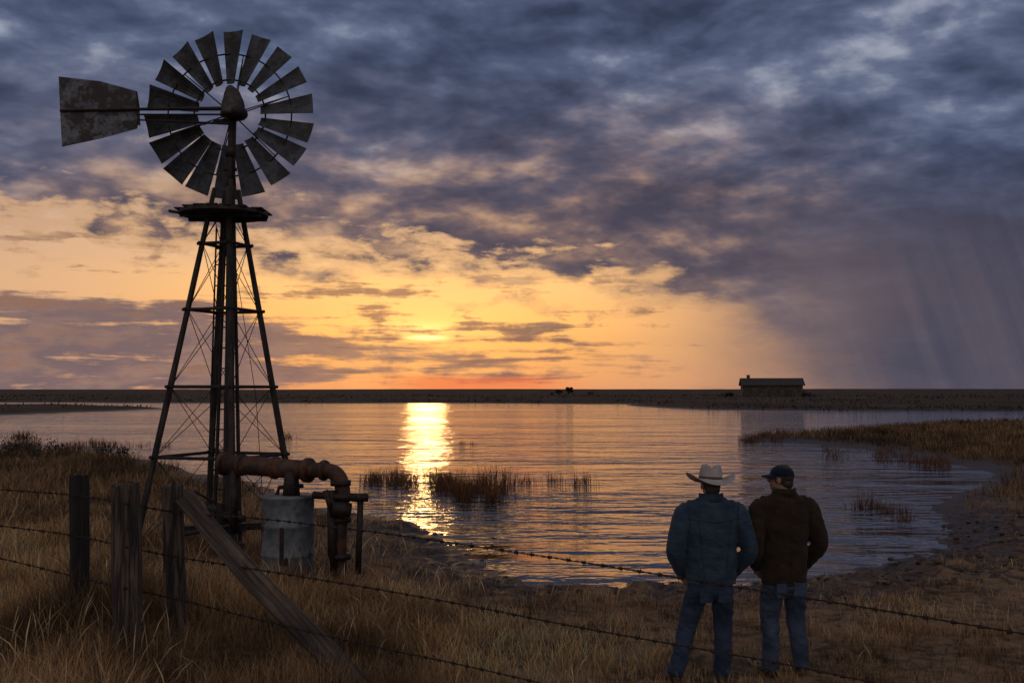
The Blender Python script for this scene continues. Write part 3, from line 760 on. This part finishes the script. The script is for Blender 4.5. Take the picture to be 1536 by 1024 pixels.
    for s_,l_ in zip((-1,1),legs):
        hp,kn,an=[Vector(q_) for q_ in l_]
        th=hp.lerp(kn,.45)+Vector((s_*.008,.005,0)); cf_=kn.lerp(an,.4)+Vector((0,-.018,0))
        mb.tube([hp,th,kn,cf_,an],[(.102,.112),(.096,.102),(.080,.084),(.076,.082),(.074,.08)],18,5)
    remesh(mb,'jeans',Pn,e,.010,4,.010,7.5)
    mb=MB()
    for s_,l_ in zip((-1,1),legs):
        an=Vector(l_[2]); yaw=s_*.25; f_=Vector((math.sin(yaw),math.cos(yaw),0))
        mb.tube([an+Vector((0,0,.03)),Vector((an.x,an.y,.05))],[.05,.045],14,2)
        g0=Vector((an.x,an.y,.045)); mb.tube([g0-f_*.07,g0-f_*.03,g0+f_*.06,g0+f_*.15+Vector((0,0,-.008)),g0+f_*.205+Vector((0,0,-.014))],[(.032,.035),(.042,.045),(.045,.042),(.05,.030),(.028,.018)],14,3)
    remesh(mb,'boots',boot,e,.009,3)
    mb=MB()
    for s_ in(-1,1):
        mb.box((s_*.08,-.150,.765),.115,.012,.12,Matrix.Rotation(-.2*s_,3,'Z'))
    mb.obj('back_pockets',Pn,e,bevel=.004)
    for s_,a_ in zip((-1,1),arms):
        wr=a_[2]; dd=(wr-a_[1]).normalized(); dd=(dd*.4+Vector((-s_*.35,.0,-.75))).normalized(); hand(e,wr+dd*.01,dd,s_,'hand')
    return e
D1=8.65
c1=P(1068,1005,D1); g1=min(hz(c1.x,D1),c1.z+.1)
armsA=[((-.222,-.012,1.385),(-.318,-.045,1.09),(-.225,.125,.90)),((.222,-.012,1.385),(.322,-.045,1.09),(.225,.125,.90))]
m1=person('man_in_denim_jacket',(c1.x,D1,g1-.01),math.radians(3),denimJ,denimP,armsA,
  [((-.09,0,.83),(-.20,.05,.46),(-.325,-.03,.075)),((.09,0,.83),(.105,.03,.46),(.085,0,.075))],.845,1.06,1.11,seam=seamm)
h1=head(m1,(.0,-.005,1.685),math.radians(6),.0)
def hat(parent):
    mb=MB(); seg=48; vs=[];fs=[]
    prof=[(1.0,0,0),(.97,.004,0),(.75,-.004,0),(.55,-.004,0),(.47,.002,0),(.455,.03,1),(.44,.065,1),(.41,.10,1),(.34,.128,1),(.2,.124,1),(.02,.10,1)]
    for r_,z_,crown in prof:
        for k_ in range(seg):
            an=2*math.pi*k_/seg; cx_,sy_=math.cos(an),math.sin(an)
            x_=.220*r_*cx_; y_=(.20 if not crown else .235)*r_*sy_
            if not crown:
                y_=(.20*r_+.03*(1-r_))*sy_
                z2=z_+.058*max(0,(r_-.5)/.5)**1.4*abs(cx_)**2.2-.034*max(0,(r_-.5)/.5)*abs(sy_)**2
                x_*=1-.03*r_*abs(cx_)
            else:
                z2=z_+ (.012*abs(cx_)-.02*max(0,sy_)) *(z_/.12)
                if z_>.09: 
                    z2-= .026*math.exp(-(x_/.03)**2); 
                    x_*=1-.22*max(0,sy_)
            vs.append((x_,y_,z2))
    m_=len(prof)
    for i in range(m_-1):
        for k_ in range(seg):
            k2=(k_+1)%seg; fs.append((i*seg+k_,i*seg+k2,(i+1)*seg+k2,(i+1)*seg+k_))
    fs.append(tuple((m_-1)*seg+k_ for k_ in range(seg)))
    mb.add(vs,fs); o=mb.obj('cowboy_hat',felt,parent,True); o.location=(0,-.005,.038); o.rotation_euler=(math.radians(-2),math.radians(3),0)
    s=o.modifiers.new('s','SOLIDIFY'); s.thickness=.005; s2=o.modifiers.new('ss','SUBSURF'); s2.levels=1; s2.render_levels=1
    mb=MB(); mb.tube([(0,0,.006),(0,0,.03)],[(.1035,.111),(.1010,.1085)],40,cap=False); ob=mb.obj('hat_band',bandm,parent,True); ob.location=(0,-.005,.038); ob.rotation_euler=o.rotation_euler; s=ob.modifiers.new('s','SOLIDIFY'); s.thickness=.003
hat(h1)
c2=P(1178,1000,8.75); g2=min(hz(c2.x,8.75),c2.z+.1)
armsB=[((-.215,-.012,1.385),(-.295,-.05,1.10),(-.20,.13,.92)),((.215,-.012,1.385),(.305,-.045,1.10),(.235,.12,.91))]
m2=person('man_in_brown_jacket',(c2.x,8.75,g2-.01),math.radians(8),brownJ,denimP2,armsB,
  [((-.09,0,.83),(-.12,.04,.46),(-.135,.0,.075)),((.09,0,.83),(.115,.03,.46),(.135,-.02,.075))],.80,.98,1.115,seam=seamb,denim=False)
h2=head(m2,(-.02,-.0,1.70),math.radians(52),-.005)
mb=MB(); seg=32; vs=[];fs=[]
for i in range(9):
    ph=i/8*math.pi/2
    for k_ in range(seg):
        an=2*math.pi*k_/seg; vs.append((.090*math.cos(ph)*math.cos(an),-.012+.106*math.cos(ph)*math.sin(an),.030+.092*math.sin(ph)**.9))
for i in range(8):
    for k_ in range(seg):
        k2=(k_+1)%seg; fs.append((i*seg+k_,i*seg+k2,(i+1)*seg+k2,(i+1)*seg+k_))
mb.add(vs,fs)
vs=[];fs=[]
for i in range(13):
    an=math.radians(15+150*i/12)
    for j in range(5):
        r_=j/4; vs.append((.088*math.cos(an)*(1-.06*r_),-.012+.10*math.sin(an)+.085*r_*math.sin(an)**.6,.036-.018*r_-.02*abs(math.cos(an))**2*r_))
for i in range(12):
    for j in range(4): fs.append((i*5+j,(i+1)*5+j,(i+1)*5+j+1,i*5+j+1))
mb.add(vs,fs); mb.ell((0,-.012,.122),.008,.008,.005,seg=8,rings=4)
o=mb.obj('baseball_cap',navy,h2,True); s=o.modifiers.new('s','SOLIDIFY'); s.thickness=.004

# =============== CAMERA
cd=bpy.data.cameras.new('camera'); cam=bpy.data.objects.new('camera',cd); COL.objects.link(cam)
cd.lens=35; cd.sensor_width=36; cam.location=(0,0,CH); cam.rotation_euler=(math.pi/2+TH,0,0); cd.clip_end=20000; cd.clip_start=.1
S.camera=cam
S.view_settings.view_transform='Standard'; S.view_settings.look='None'; S.view_settings.exposure=0
